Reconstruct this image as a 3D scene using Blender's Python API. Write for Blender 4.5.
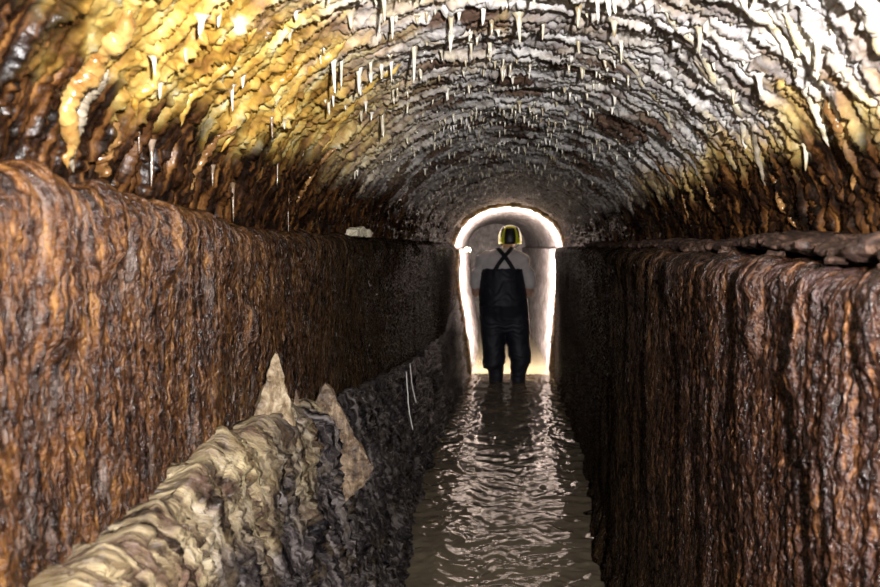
import bpy, bmesh, math, random
import numpy as np
from mathutils import Vector, Matrix

for o in list(bpy.data.objects):
    bpy.data.objects.remove(o)
scene = bpy.context.scene
C = scene.collection
R = math.radians

# ------------------------------------------------------------------ camera, world, lights, exposure
FPX = 860.0                      # focal length in pixels of the 880 px wide frame
EYE = 1.42                       # camera height above the water
cam_d = bpy.data.cameras.new('camera')
cam = bpy.data.objects.new('camera', cam_d); C.objects.link(cam)
cam_d.sensor_width = 36.0
cam_d.lens = FPX / 880.0 * 36.0
cam_d.clip_start = 0.02
cam.location = (0, 0, EYE)
cam.rotation_euler = (R(90 - 3.23), 0, R(4.52))
cam_d.dof.use_dof = True
cam_d.dof.focus_distance = 2.7
cam_d.dof.aperture_fstop = 6.0
scene.camera = cam

world = bpy.data.worlds.new('world'); scene.world = world
world.use_nodes = True
world.node_tree.nodes['Background'].inputs[0].default_value = (0.5, 0.5, 0.55, 1)
world.node_tree.nodes['Background'].inputs[1].default_value = 0.01

def lamp(name, kind, loc, power, color, radius):
    d = bpy.data.lights.new(name, kind); d.energy = power; d.color = color; d.shadow_soft_size = radius
    o = bpy.data.objects.new(name, d); C.objects.link(o); o.location = loc
    return o
# the photographer's lamp, held beside and above the camera
key = lamp('photographer_lamp', 'SPOT', (0.17, -0.12, 1.585), 380.0, (1.0, 0.96, 0.95), 0.025)
key.data.spot_size = R(125); key.data.spot_blend = 1.0
key.rotation_euler = (Vector((0.16, 3.0, 1.90)) - key.location).to_track_quat('-Z', 'Y').to_euler()

scene.view_settings.view_transform = 'Standard'
scene.view_settings.look = 'None'
scene.view_settings.gamma = 1.0
scene.view_settings.use_curve_mapping = False
scene.view_settings.exposure = 0.35

# ------------------------------------------------------------------ numpy noise
rng = np.random.RandomState(7)
PERM = np.concatenate([rng.permutation(256)] * 3).astype(np.int64)
GA = np.linspace(0, 2 * np.pi, 256, endpoint=False)
GX, GY = np.cos(GA), np.sin(GA)
RND = rng.rand(256)

def perlin(x, y, seed=0):
    x = np.asarray(x, dtype=np.float64) + seed * 17.31; y = np.asarray(y, dtype=np.float64) + seed * 5.77
    xi = np.floor(x).astype(np.int64); yi = np.floor(y).astype(np.int64)
    xf = x - xi; yf = y - yi
    u = xf * xf * xf * (xf * (xf * 6 - 15) + 10); v = yf * yf * yf * (yf * (yf * 6 - 15) + 10)
    xi &= 255; yi &= 255
    def g(ix, iy, dx, dy):
        h = PERM[PERM[ix & 255] + (iy & 255)]
        return GX[h] * dx + GY[h] * dy
    a = g(xi, yi, xf, yf); b = g(xi + 1, yi, xf - 1, yf)
    c = g(xi, yi + 1, xf, yf - 1); d = g(xi + 1, yi + 1, xf - 1, yf - 1)
    return 1.5 * ((a + (b - a) * u) + ((c + (d - c) * u) - (a + (b - a) * u)) * v)

def fbm(x, y, octv=3, seed=0, gain=0.5):
    s = 0; a = 1.0; f = 1.0
    for k in range(octv):
        s = s + a * perlin(x * f, y * f, seed + k * 3); a *= gain; f *= 2.03
    return s

def hsh(i, j=0, k=0):
    i = np.asarray(i).astype(np.int64); j = np.asarray(j).astype(np.int64)
    return RND[PERM[PERM[PERM[i & 255] + (j & 255)] + (k & 255)]]

def sstep(a, b, x):
    t = np.clip((x - a) / (b - a), 0, 1); return t * t * (3 - 2 * t)

def worley(x, y, seed=0):
    xi = np.floor(x).astype(np.int64); yi = np.floor(y).astype(np.int64)
    F1 = np.full(np.shape(x), 9.0); F2 = np.full(np.shape(x), 9.0)
    DX = np.zeros(np.shape(x)); DY = np.zeros(np.shape(x)); ID = np.zeros(np.shape(x)); ID2 = np.zeros(np.shape(x))
    for a in (-1, 0, 1):
        for b in (-1, 0, 1):
            cx = xi + a; cy = yi + b
            dx = x - (cx + hsh(cx, cy, seed)); dy = y - (cy + hsh(cx, cy, seed + 1))
            d = np.sqrt(dx * dx + dy * dy)
            nearer = d < F1
            F2 = np.where(nearer, F1, np.minimum(F2, d))
            DX = np.where(nearer, dx, DX); DY = np.where(nearer, dy, DY)
            ID = np.where(nearer, hsh(cx, cy, seed + 2), ID); ID2 = np.where(nearer, hsh(cx, cy, seed + 3), ID2)
            F1 = np.where(nearer, d, F1)
    return F1, F2, DX, DY, ID, ID2

# ------------------------------------------------------------------ mesh helpers
def raw_mesh(name, verts, quads, smooth=True):
    me = bpy.data.meshes.new(name)
    v = np.ascontiguousarray(verts, dtype=np.float32).reshape(-1, 3)
    q = np.ascontiguousarray(quads, dtype=np.int32).reshape(-1, 4)
    me.vertices.add(len(v)); me.vertices.foreach_set('co', v.ravel())
    me.loops.add(q.size); me.loops.foreach_set('vertex_index', q.ravel())
    me.polygons.add(len(q))
    me.polygons.foreach_set('loop_start', np.arange(0, q.size, 4, dtype=np.int32))
    if smooth:
        me.polygons.foreach_set('use_smooth', np.ones(len(q), dtype=bool))
    me.update(calc_edges=True); me.validate()
    return me

def grid_quads(n, m, wrap=False):
    i = np.arange(n - 1)[:, None]; j = np.arange(m if wrap else m - 1)[None, :]
    j2 = (j + 1) % m
    return np.stack([i * m + j, (i + 1) * m + j, (i + 1) * m + j2, i * m + j2], -1).reshape(-1, 4)

def link(name, me, mat=None, parent=None, loc=None):
    o = bpy.data.objects.new(name, me); C.objects.link(o)
    if mat is not None and len(me.materials) == 0:
        me.materials.append(mat)
    if parent is not None: o.parent = parent
    if loc is not None: o.location = loc
    return o

def grid_obj(name, P, mat, parent=None, attrs=None, flip=False):
    n, m = P.shape[:2]
    q = grid_quads(n, m)
    if flip: q = q[:, ::-1]
    me = raw_mesh(name, P, q)
    for k, a in (attrs or {}).items():
        at = me.attributes.new(k, 'FLOAT_VECTOR', 'POINT')
        at.data.foreach_set('vector', np.ascontiguousarray(a, dtype=np.float32).ravel())
    return link(name, me, mat, parent)

def tag(o, label=None, cat=None, group=None, kind=None):
    if label: o['label'] = label
    if cat: o['category'] = cat
    if group: o['group'] = group
    if kind: o['kind'] = kind
    return o

# ------------------------------------------------------------------ material helpers
class NT:
    def __init__(self, name):
        self.m = bpy.data.materials.new(name); self.m.use_nodes = True
        self.t = self.m.node_tree; self.n = self.t.nodes; self.b = self.n['Principled BSDF']
    def l(self, a, b): self.t.links.new(a, b)
    def put(self, sock, v):
        if isinstance(v, bpy.types.NodeSocket): self.l(v, sock)
        else: sock.default_value = v
    def node(self, t, **kw):
        nd = self.n.new(t)
        for k, v in kw.items(): setattr(nd, k, v)
        return nd
    def pos(self): return self.node('ShaderNodeNewGeometry').outputs['Position']
    def attr(self, name): return self.node('ShaderNodeAttribute', attribute_name=name).outputs['Vector']
    def sep(self, v):
        s = self.node('ShaderNodeSeparateXYZ'); self.l(v, s.inputs[0]); return s.outputs
    def scale(self, v, s):
        m = self.node('ShaderNodeVectorMath', operation='MULTIPLY'); self.l(v, m.inputs[0]); m.inputs[1].default_value = s
        return m.outputs[0]
    def noise(self, v, s, det=3, rough=0.55, dist=0.0):
        nd = self.node('ShaderNodeTexNoise'); self.l(v, nd.inputs['Vector'])
        nd.inputs['Scale'].default_value = s; nd.inputs['Detail'].default_value = det
        nd.inputs['Roughness'].default_value = rough; nd.inputs['Distortion'].default_value = dist
        return nd.outputs['Fac']
    def ramp(self, f, stops, interp='LINEAR'):
        nd = self.node('ShaderNodeValToRGB'); e = nd.color_ramp.elements; nd.color_ramp.interpolation = interp
        while len(e) < len(stops): e.new(0.5)
        for k, (p, c) in enumerate(stops):
            e[k].position = p; e[k].color = c if len(c) == 4 else (*c, 1)
        self.put(nd.inputs[0], f); return nd.outputs[0]
    def mix(self, f, a, b, mode='MIX'):
        nd = self.node('ShaderNodeMix', data_type='RGBA', blend_type=mode)
        self.put(nd.inputs[0], f)
        for s, v in ((nd.inputs[6], a), (nd.inputs[7], b)):
            if isinstance(v, tuple) and len(v) == 3: v = (*v, 1)
            self.put(s, v)
        return nd.outputs[2]
    def math(self, op, a, b=0.0, clamp=False):
        nd = self.node('ShaderNodeMath', operation=op, use_clamp=clamp); self.put(nd.inputs[0], a); self.put(nd.inputs[1], b)
        return nd.outputs[0]
    def bump(self, h, strength, dist):
        nd = self.node('ShaderNodeBump'); nd.inputs['Strength'].default_value = strength; nd.inputs['Distance'].default_value = dist
        self.l(h, nd.inputs['Height']); self.l(nd.outputs[0], self.b.inputs['Normal'])
    def set(self, **kw):
        for k, v in kw.items():
            s = self.b.inputs[k.replace('_', ' ')]
            if isinstance(v, tuple) and len(v) == 3 and s.type == 'RGBA': v = (*v, 1)
            self.put(s, v)
        return self

def simple(name, col, rough=0.6, var=0.25, scale=30, bump=0.0, **kw):
    t = NT(name); p = t.node('ShaderNodeTexCoord').outputs['Object']
    n = t.noise(p, scale, 3)
    t.set(Base_Color=t.ramp(n, [(0.3, tuple(c * (1 - var) for c in col)), (0.7, tuple(min(1, c * (1 + var)) for c in col))]),
          Roughness=rough, **kw)
    if bump: t.bump(n, bump, 0.01)
    return t.m

def mat_vault():
    t = NT('calcite_vault')
    P = t.pos(); fl = t.attr('flow'); zo = t.sep(t.attr('zone'))
    st = t.noise(t.scale(fl, (70, 6, 1)), 1.0, 3)          # streaks running down the vault
    mot = t.noise(P, 26, 4, 0.6)
    cal = t.ramp(mot, [(0.30, (0.25, 0.24, 0.25)), (0.45, (0.54, 0.525, 0.53)), (0.60, (0.88, 0.865, 0.84))])
    cal = t.mix(t.ramp(st, [(0.40, (0, 0, 0)), (0.62, (0.55, 0.55, 0.55))]), cal, (0.25, 0.21, 0.18))
    bare = t.ramp(st, [(0.3, (0.045, 0.028, 0.02)), (0.55, (0.14, 0.085, 0.06)), (0.75, (0.26, 0.20, 0.16))])
    cal = t.mix(t.math('MULTIPLY', t.sep(t.attr('mask'))[0], 0.75), cal, t.ramp(mot, [(0.35, (0.62, 0.60, 0.55)), (0.6, (0.90, 0.88, 0.84))]))
    base = t.mix(zo[2], cal, bare)
    yel = t.ramp(t.noise(P, 14, 4), [(0.34, (0.20, 0.09, 0.012)), (0.48, (0.44, 0.25, 0.035)), (0.59, (0.66, 0.48, 0.13)), (0.68, (0.80, 0.71, 0.42))])
    base = t.mix(zo[1], base, yel)
    br = t.ramp(t.math('ADD', t.math('MULTIPLY', st, 0.75), t.math('MULTIPLY', mot, 0.25)),
                [(0.42, (0.004, 0.002, 0.001)), (0.5, (0.017, 0.007, 0.003)), (0.58, (0.065, 0.026, 0.007)), (0.68, (0.20, 0.095, 0.028))])
    base = t.mix(zo[0], base, br)
    t.set(Base_Color=base, Roughness=t.ramp(mot, [(0.3, (0.2,) * 3), (0.7, (0.5,) * 3)]), Coat_Weight=0.0, Specular_IOR_Level=t.ramp(t.math('MULTIPLY', t.sep(fl)[0], 0.1), [(0.25, (0.4,) * 3), (0.75, (0.08,) * 3)]))
    t.bump(t.math('ADD', t.noise(P, 160, 3), t.math('MULTIPLY', st, 0.6)), 0.35, 0.004)
    return t.m

def mat_wall(name, reds, pale, far_dark0, dark_shift=0.0):
    t = NT(name); P = t.pos(); fl = t.attr('flow')
    a = t.noise(t.scale(fl, (110, 11, 1)), 1.0, 4, 0.65, 0.08)
    b = t.noise(t.scale(fl, (15, 2.5, 1)), 1.0, 4)
    c = t.noise(t.scale(fl, (190, 60, 1)), 1.0, 2)
    f = t.math('ADD', t.math('MULTIPLY', a, 0.50), t.math('ADD', t.math('MULTIPLY', b, 0.25), t.math('MULTIPLY', c, 0.25)))
    f = t.math('SUBTRACT', f, dark_shift)
    col = t.ramp(f, [(0.40, (0.006, 0.003, 0.002)), (0.48, reds[0]), (0.55, reds[1]), (0.62, reds[2])])
    pl = t.noise(t.scale(fl, (38, 7, 1)), 1.0, 5, 0.65)
    col = t.mix(t.ramp(pl, [(0.57, (0, 0, 0)), (0.72, (0.85, 0.85, 0.85))]), col, pale)
    # wall colour turns near-black and its gloss drops further along the tunnel
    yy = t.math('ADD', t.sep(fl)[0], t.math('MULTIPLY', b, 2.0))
    slime = t.ramp(t.math('MULTIPLY', yy, 0.1), [(far_dark0, (0, 0, 0)), (far_dark0 + 0.20, (0.9, 0.9, 0.9))])
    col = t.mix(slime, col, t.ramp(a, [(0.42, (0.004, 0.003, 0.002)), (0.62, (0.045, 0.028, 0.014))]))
    t.set(Base_Color=col, Roughness=t.ramp(c, [(0.35, (0.12,) * 3), (0.65, (0.42,) * 3)]), Coat_Weight=0.0, Specular_IOR_Level=t.math('MULTIPLY', t.ramp(t.math('SUBTRACT', c, t.math('MULTIPLY', slime, 0.30)), [(0.26, (0,) * 3), (0.36, (1,) * 3)]), 0.45))
    t.bump(t.math('ADD', t.math('MULTIPLY', c, 0.6), t.math('ADD', t.noise(P, 110, 4), t.math('MULTIPLY', a, 0.8))), 1.0, 0.009)
    return t.m

def mat_bench():
    t = NT('bench_rock'); P = t.pos(); fl = t.attr('flow'); zo = t.sep(t.attr('zone'))
    a = t.noise(t.scale(fl, (44, 4.5, 1)), 1.0, 5, 0.62, 0.1)
    b = t.noise(P, 15, 6, 0.7)
    pale = t.ramp(a, [(0.40, (0.018, 0.012, 0.008)), (0.47, (0.10, 0.072, 0.045)), (0.56, (0.30, 0.24, 0.14)), (0.66, (0.44, 0.38, 0.28))])
    pale = t.mix(t.ramp(b, [(0.50, (0, 0, 0)), (0.64, (0.8, 0.8, 0.8))]), pale, (0.12, 0.07, 0.05))
    pale = t.mix(t.ramp(t.noise(P, 8, 3), [(0.50, (0, 0, 0)), (0.60, (0.6, 0.6, 0.6))]), pale, t.ramp(a, [(0.40, (0.20, 0.14, 0.07)), (0.6, (0.58, 0.48, 0.28))]))
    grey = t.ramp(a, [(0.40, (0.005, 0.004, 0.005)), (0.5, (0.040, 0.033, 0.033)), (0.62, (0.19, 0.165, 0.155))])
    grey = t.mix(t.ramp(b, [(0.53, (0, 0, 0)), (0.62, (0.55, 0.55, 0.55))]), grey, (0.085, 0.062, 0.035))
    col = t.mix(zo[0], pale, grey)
    t.set(Base_Color=col, Roughness=t.ramp(a, [(0.3, (0.25,) * 3), (0.7, (0.6,) * 3)]), Specular_IOR_Level=t.ramp(t.noise(P, 60, 3), [(0.45, (0.05,) * 3), (0.6, (0.6,) * 3)]))
    t.bump(t.math('ADD', a, t.math('MULTIPLY', t.noise(t.scale(fl, (150, 30, 1)), 1.0, 4, 0.65), 0.7)), 1.0, 0.010)
    return t.m

def mat_water():
    t = NT('murky_water'); P = t.pos()
    n = t.noise(P, 2.5, 4)
    t.set(Base_Color=t.ramp(n, [(0.3, (0.155, 0.125, 0.085)), (0.7, (0.21, 0.17, 0.11))]), Roughness=0.10, IOR=1.33, Specular_IOR_Level=0.5)
    t.bump(t.noise(t.scale(P, (20, 60, 1)), 1.0, 3), 0.10, 0.01)
    return t.m

def mat_plaster():
    t = NT('far_section_plaster'); P = t.pos()
    n = t.noise(P, 7, 5, 0.65); f = t.noise(t.scale(P, (60, 9, 9)), 1.0, 3)
    col = t.ramp(n, [(0.32, (0.10, 0.08, 0.085)), (0.52, (0.24, 0.21, 0.225)), (0.7, (0.40, 0.36, 0.38))])
    t.set(Base_Color=t.mix(t.ramp(f, [(0.42, (0, 0, 0)), (0.6, (0.5, 0.5, 0.5))]), col, (0.13, 0.09, 0.085)), Roughness=0.7, Specular_IOR_Level=0.3)
    t.bump(n, 0.4, 0.02)
    return t.m

def mat_stal():
    t = NT('wet_stalactite'); P = t.pos()
    n = t.noise(P, 12, 3)
    t.set(Base_Color=t.ramp(n, [(0.36, (0.30, 0.24, 0.14)), (0.5, (0.55, 0.50, 0.37)), (0.64, (0.80, 0.77, 0.70))]), Roughness=0.25,
          Coat_Weight=0.4, Coat_Roughness=0.08)
    return t.m

def mat_rib(name, c0, c1):
    t = NT(name); P = t.pos(); n = t.noise(P, 22, 4)
    t.set(Base_Color=t.ramp(n, [(0.35, c0), (0.62, c1)]), Roughness=0.22, Coat_Weight=0.5, Coat_Roughness=0.08)
    t.bump(t.noise(P, 60, 3), 0.4, 0.006)
    return t.m

M_VAULT = mat_vault()
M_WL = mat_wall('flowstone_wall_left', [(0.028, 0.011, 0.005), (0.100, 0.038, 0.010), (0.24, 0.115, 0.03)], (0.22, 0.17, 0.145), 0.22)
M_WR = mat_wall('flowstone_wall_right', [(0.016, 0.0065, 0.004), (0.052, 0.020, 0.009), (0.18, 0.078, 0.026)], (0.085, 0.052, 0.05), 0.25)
M_BENCH = mat_bench(); M_WATER = mat_water(); M_PLASTER = mat_plaster(); M_STAL = mat_stal()
M_RIB_Y = mat_rib('rib_yellow', (0.32, 0.16, 0.02), (0.66, 0.46, 0.13))
M_RIB_W = mat_rib('rib_white', (0.62, 0.52, 0.30), (0.88, 0.85, 0.74))
M_RIB_B = mat_rib('rib_brown', (0.09, 0.036, 0.01), (0.26, 0.14, 0.05))
M_RIB_G = mat_rib('rib_grey', (0.15, 0.12, 0.08), (0.36, 0.31, 0.23))
M_STRAW = mat_rib('straw_brown', (0.10, 0.06, 0.03), (0.27, 0.20, 0.14))
M_RIB_A = mat_rib('rib_amber', (0.20, 0.085, 0.018), (0.50, 0.33, 0.11))

# ------------------------------------------------------------------ tunnel shape
YEND = 9.4
def lerp_pts(y, pts):
    return np.interp(y, [p[0] for p in pts], [p[1] for p in pts])
def va(y): return lerp_pts(y, [(-2, .70), (4, .70), (YEND, .625)])
def vb(y): return lerp_pts(y, [(-2, .57), (4, .57), (YEND, .495)])
VZ = 1.40

def vault_h(y, ph):
    """inward thickness of the crust at tunnel position y and angle ph from the crown, and colour masks"""
    s = ph * 0.64
    side = np.abs(ph)
    wy = 0.045 * fbm(y * 5, s * 4, 2, 1) + 0.016 * fbm(y * 17, s * 20, 2, 2) + 0.009 * perlin(y * 45, s * 75, 3)
    crown = 1 - sstep(R(48), R(72), side)
    h = 0.016 * fbm(y * 3, s * 3, 2, 4)
    bare = 0.0; edge = 0.0
    for lam, amp, sd, ln in ((0.090, 0.027, 10, 0.15), (0.041, 0.013, 20, 0.065)):
        p = (y + wy + 0.2 * lam * perlin(y * 3, s * 9, sd)) / lam
        row = np.floor(p); fr = p - row
        sl = s / (ln * (0.6 + 0.9 * hsh(row, sd))) + 9.7 * hsh(row, sd + 1) + 0.25 * perlin(s * 30, y * 30, sd + 4)
        pc = np.floor(sl); fs = sl - pc
        r1 = hsh(row, pc, sd); r2 = hsh(row, pc, sd + 5)
        a = amp * (0.25 + 0.95 * r1)
        lip = np.minimum(1, 14 * (1 - fr))
        ends = np.minimum(1, 9 * np.minimum(fs, 1 - fs))
        k = np.where(side > R(55), 0.7 + 0 * side, 1.0)
        h = h + k * a * (fr ** 1.4) * lip * (0.22 + 0.78 * ends)
        if lam > 0.05:
            bare = ((r2 < 0.26) & (fr < 0.80 + 0.2 * r1)) * 1.0
            h = h - 0.006 * bare * crown
            edge = sstep(0.45, 0.85, fr) * (1 - bare)
    bare = np.maximum(bare, 0.7 * sstep(0.2, 0.6, fbm(y * 9, s * 9, 3, 31)))
    # flutes lower down the vault
    fl = perlin(y * 34 + 0.8 * perlin(s * 12, y * 6, 40), s * 5, 41) + 0.5 * perlin(y * 75, s * 14, 42)
    h = h + (0.012 * (1 - crown) + 0.003) * fl
    h = h + 0.0022 * perlin(y * 130, s * 130, 43)
    nb = 0.10 * fbm(y * 6, s * 3, 3, 50) + 0.07 * perlin(y * 38, s * 4, 51)
    rightside = ph > 0
    brown = sstep(np.where(rightside, R(59), R(54)), np.where(rightside, R(70), R(67)), side + nb * 1.2)
    # the left side close by is stained further up
    brown = np.maximum(brown, (~rightside) * sstep(1.45, 1.0, y + 1.5 * nb) * sstep(R(40), R(56), side + nb))
    brown = np.maximum(brown, 0.30 * sstep(4.5, 8.0, y + 2 * nb))
    yl = sstep(R(12), R(46), side + nb * 1.5) * sstep(4.6, 2.2, y + 1.2 * nb) * 0.97
    yr = sstep(R(51), R(62), side + nb * 1.5) * 0.85 * sstep(5.5, 3.0, y)
    yellow = np.where(rightside, yr, yl)
    patch = sstep(-0.05, 0.35, fbm(y * 8, s * 6, 3, 60))
    yellow = np.maximum(yellow, np.where(rightside, 0.16, 0.45) * patch * sstep(4.0, 1.6, y) * (side < R(60)))
    bare = bare * (1 - 0.75 * np.clip(yellow, 0, 1)) * np.where(rightside & (y < 2.4), 0.55, 1.0)
    bare = np.maximum(bare, 0.5 * sstep(3.2, 6.5, y))
    return h, brown, yellow, np.clip(bare, 0, 1), edge

def vault_pt(y, ph, h):
    a = va(y); b = vb(y)
    nx = np.sin(ph) / a; nz = np.cos(ph) / b
    L = np.sqrt(nx * nx + nz * nz)
    return np.stack([a * np.sin(ph) - h * nx / L, y + 0 * ph, VZ + b * np.cos(ph) - h * nz / L], -1)

def ypow(y0, y1, n, e):
    return np.linspace(y0 ** e, y1 ** e, n) ** (1 / e)

ys = np.concatenate([np.linspace(-1.6, 0.6, 60), ypow(0.62, YEND, 730, -0.2)])
phs = np.linspace(R(-100), R(100), 700)
Yg, Pg = np.meshgrid(ys, phs, indexing='ij')
H, BR, YE, BA, ED = vault_h(Yg, Pg)
VP = vault_pt(Yg, Pg, H)
ceiling = grid_obj('ceiling', VP, M_VAULT, attrs={'flow': np.stack([Yg, Pg * 0.64, H], -1), 'zone': np.stack([BR, YE, BA], -1), 'mask': np.stack([ED, ED, ED], -1)})
tag(ceiling, 'low barrel vault crusted with white and yellow calcite sheets', kind='structure')

# ------------------------------------------------------------------ side walls
def wall(name, sgn, mat, xpts, lippts, label):
    n = 780; ys_ = np.concatenate([np.linspace(-1.6, 0.45, 40), ypow(0.47, YEND, n, -0.6)])
    m1, m2, m3 = 270, 20, 30
    xw = lerp_pts(ys_, xpts); zl = lerp_pts(ys_, lippts)
    k = np.ones(5) / 5
    r = 0.05
    tv = np.linspace(0, 1, m1); ta = np.linspace(0, 1, m2 + 1)[1:]; th = np.linspace(0, 1, m3 + 1)[1:]
    Z1 = -0.16 + (zl - r + 0.16)[:, None] * tv[None]; X1 = xw[:, None] + 0 * Z1
    A = ta[None] * np.pi / 2
    X2 = xw[:, None] + r * (1 - np.cos(A)); Z2 = (zl - r)[:, None] + r * np.sin(A)
    X3 = xw[:, None] + r + (0.80 - xw - r)[:, None] * th[None]; Z3 = zl[:, None] + 0 * X3
    X = np.concatenate([X1, X2, X3], 1); Z = np.concatenate([Z1, Z2, Z3], 1)
    NX = np.concatenate([-1 + 0 * X1, -np.cos(A) + 0 * X2, 0 * X3], 1)
    NZ = np.concatenate([0 * X1, np.sin(A) + 0 * X2, 1 + 0 * X3], 1)
    arc = np.concatenate([Z1, (zl - r)[:, None] + r * A, (zl + 0.03)[:, None] + 0 * X3 + (X3 - xw[:, None])], 1)
    Y = ys_[:, None] + 0 * X
    sd = 100 if sgn < 0 else 130
    ww = Y + 0.007 * perlin(arc * 4, Y * 5, sd) + 0.0012 * perlin(arc * 19, Y * 14, sd + 1)
    h = 0.018 * fbm(Y * 4, arc * 1.6, 2, sd + 2)
    h = h + 0.006 * perlin(ww * 33, arc * 3, sd + 3) + 0.0065 * perlin(ww * 78, arc * 8, sd + 4)
    h = h + 0.0045 * perlin(ww * 115, arc * 36, sd + 5) + 0.003 * perlin(ww * 80, arc * 80, sd + 6)
    top = np.clip(NZ, 0, 1)
    h = h * (1 - 0.4 * top) + 0.012 * top * fbm(Y * 12, X * 12, 3, sd + 7)
    lipw = np.exp(-((arc - (zl - 0.04)[:, None]) / 0.11) ** 2)
    h = h + lipw * (0.018 * np.maximum(0, perlin(Y * 9, 0 * Y, sd + 8)) + 0.012 * perlin(Y * 26, 0 * Y, sd + 9))
    if sgn > 0:
        for y0, z0, z1, wd, am in ((1.60, 1.38, 1.24, .020, .035), (1.485, 1.36, 1.27, .014, .020), (1.36, 1.35, 1.20, .022, .030),
                                   (1.12, 1.36, 1.26, .025, .025), (1.9, 1.37, 1.29, .02, .015), (2.35, 1.36, 1.27, .03, .02)):
            bod = sstep(z1 - .04, z1 + .02, arc) * sstep(z0 + .05, z0, arc)
            lum = 0.65 + 0.3 * perlin(arc * 24, 0 * arc + y0 * 9, 140)
            h = h + am * bod * lum * np.exp(-((Y - y0) / wd) ** 2)
        # the wall foot breaks up into rubble at the water line
        foot = sstep(0.26, 0.02, arc)
        F1, F2, DX, DY, ID, I2 = worley(Y * 11, arc * 11, 61)
        h = h + foot * 0.05 * ID * (Y < 4.6) + foot * 0.03 * (ID - .5)
    else:
        for y0, z0, z1, wd, am in ((1.27, 1.50, 1.40, .035, .03), (1.47, 1.47, 1.38, .02, .035), (1.08, 1.50, 1.30, .05, .03),
                                   (1.92, 1.26, 1.20, .016, .03), (1.75, 1.45, 1.38, .03, .02)):
            h = h + am * sstep(z1 - .05, z1 + .02, arc) * sstep(z0 + .05, z0, arc) * np.exp(-((Y - y0) / wd) ** 2)
    P = np.stack([sgn * (X + h * NX), Y, Z + h * NZ], -1)
    o = grid_obj(name, P, mat, attrs={'flow': np.stack([ww, arc, h], -1)}, flip=sgn < 0)
    return tag(o, label, kind='structure')

XL = [(-2, .60), (2, .60), (6, .60), (8.5, .58), (YEND, .57)]
ZL = [(-2, 1.50), (1.3, 1.505), (1.7, 1.48), (2.1, 1.455), (3.5, 1.45), (YEND, 1.43)]
XR = [(-2, .46), (1.5, .455), (3.4, .43), (4.6, .475), (6, .51), (YEND, .51)]
ZR = [(-2, 1.385), (1.3, 1.385), (2.5, 1.395), (5, 1.40), (YEND, 1.39)]
wall_left = wall('wall_left', -1, M_WL, XL, ZL, 'orange and brown fluted flowstone wall with rounded lip')
wall_right = wall('wall_right', 1, M_WR, XR, ZR, 'dark reddish brown fluted flowstone wall with cracked ledge')

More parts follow.
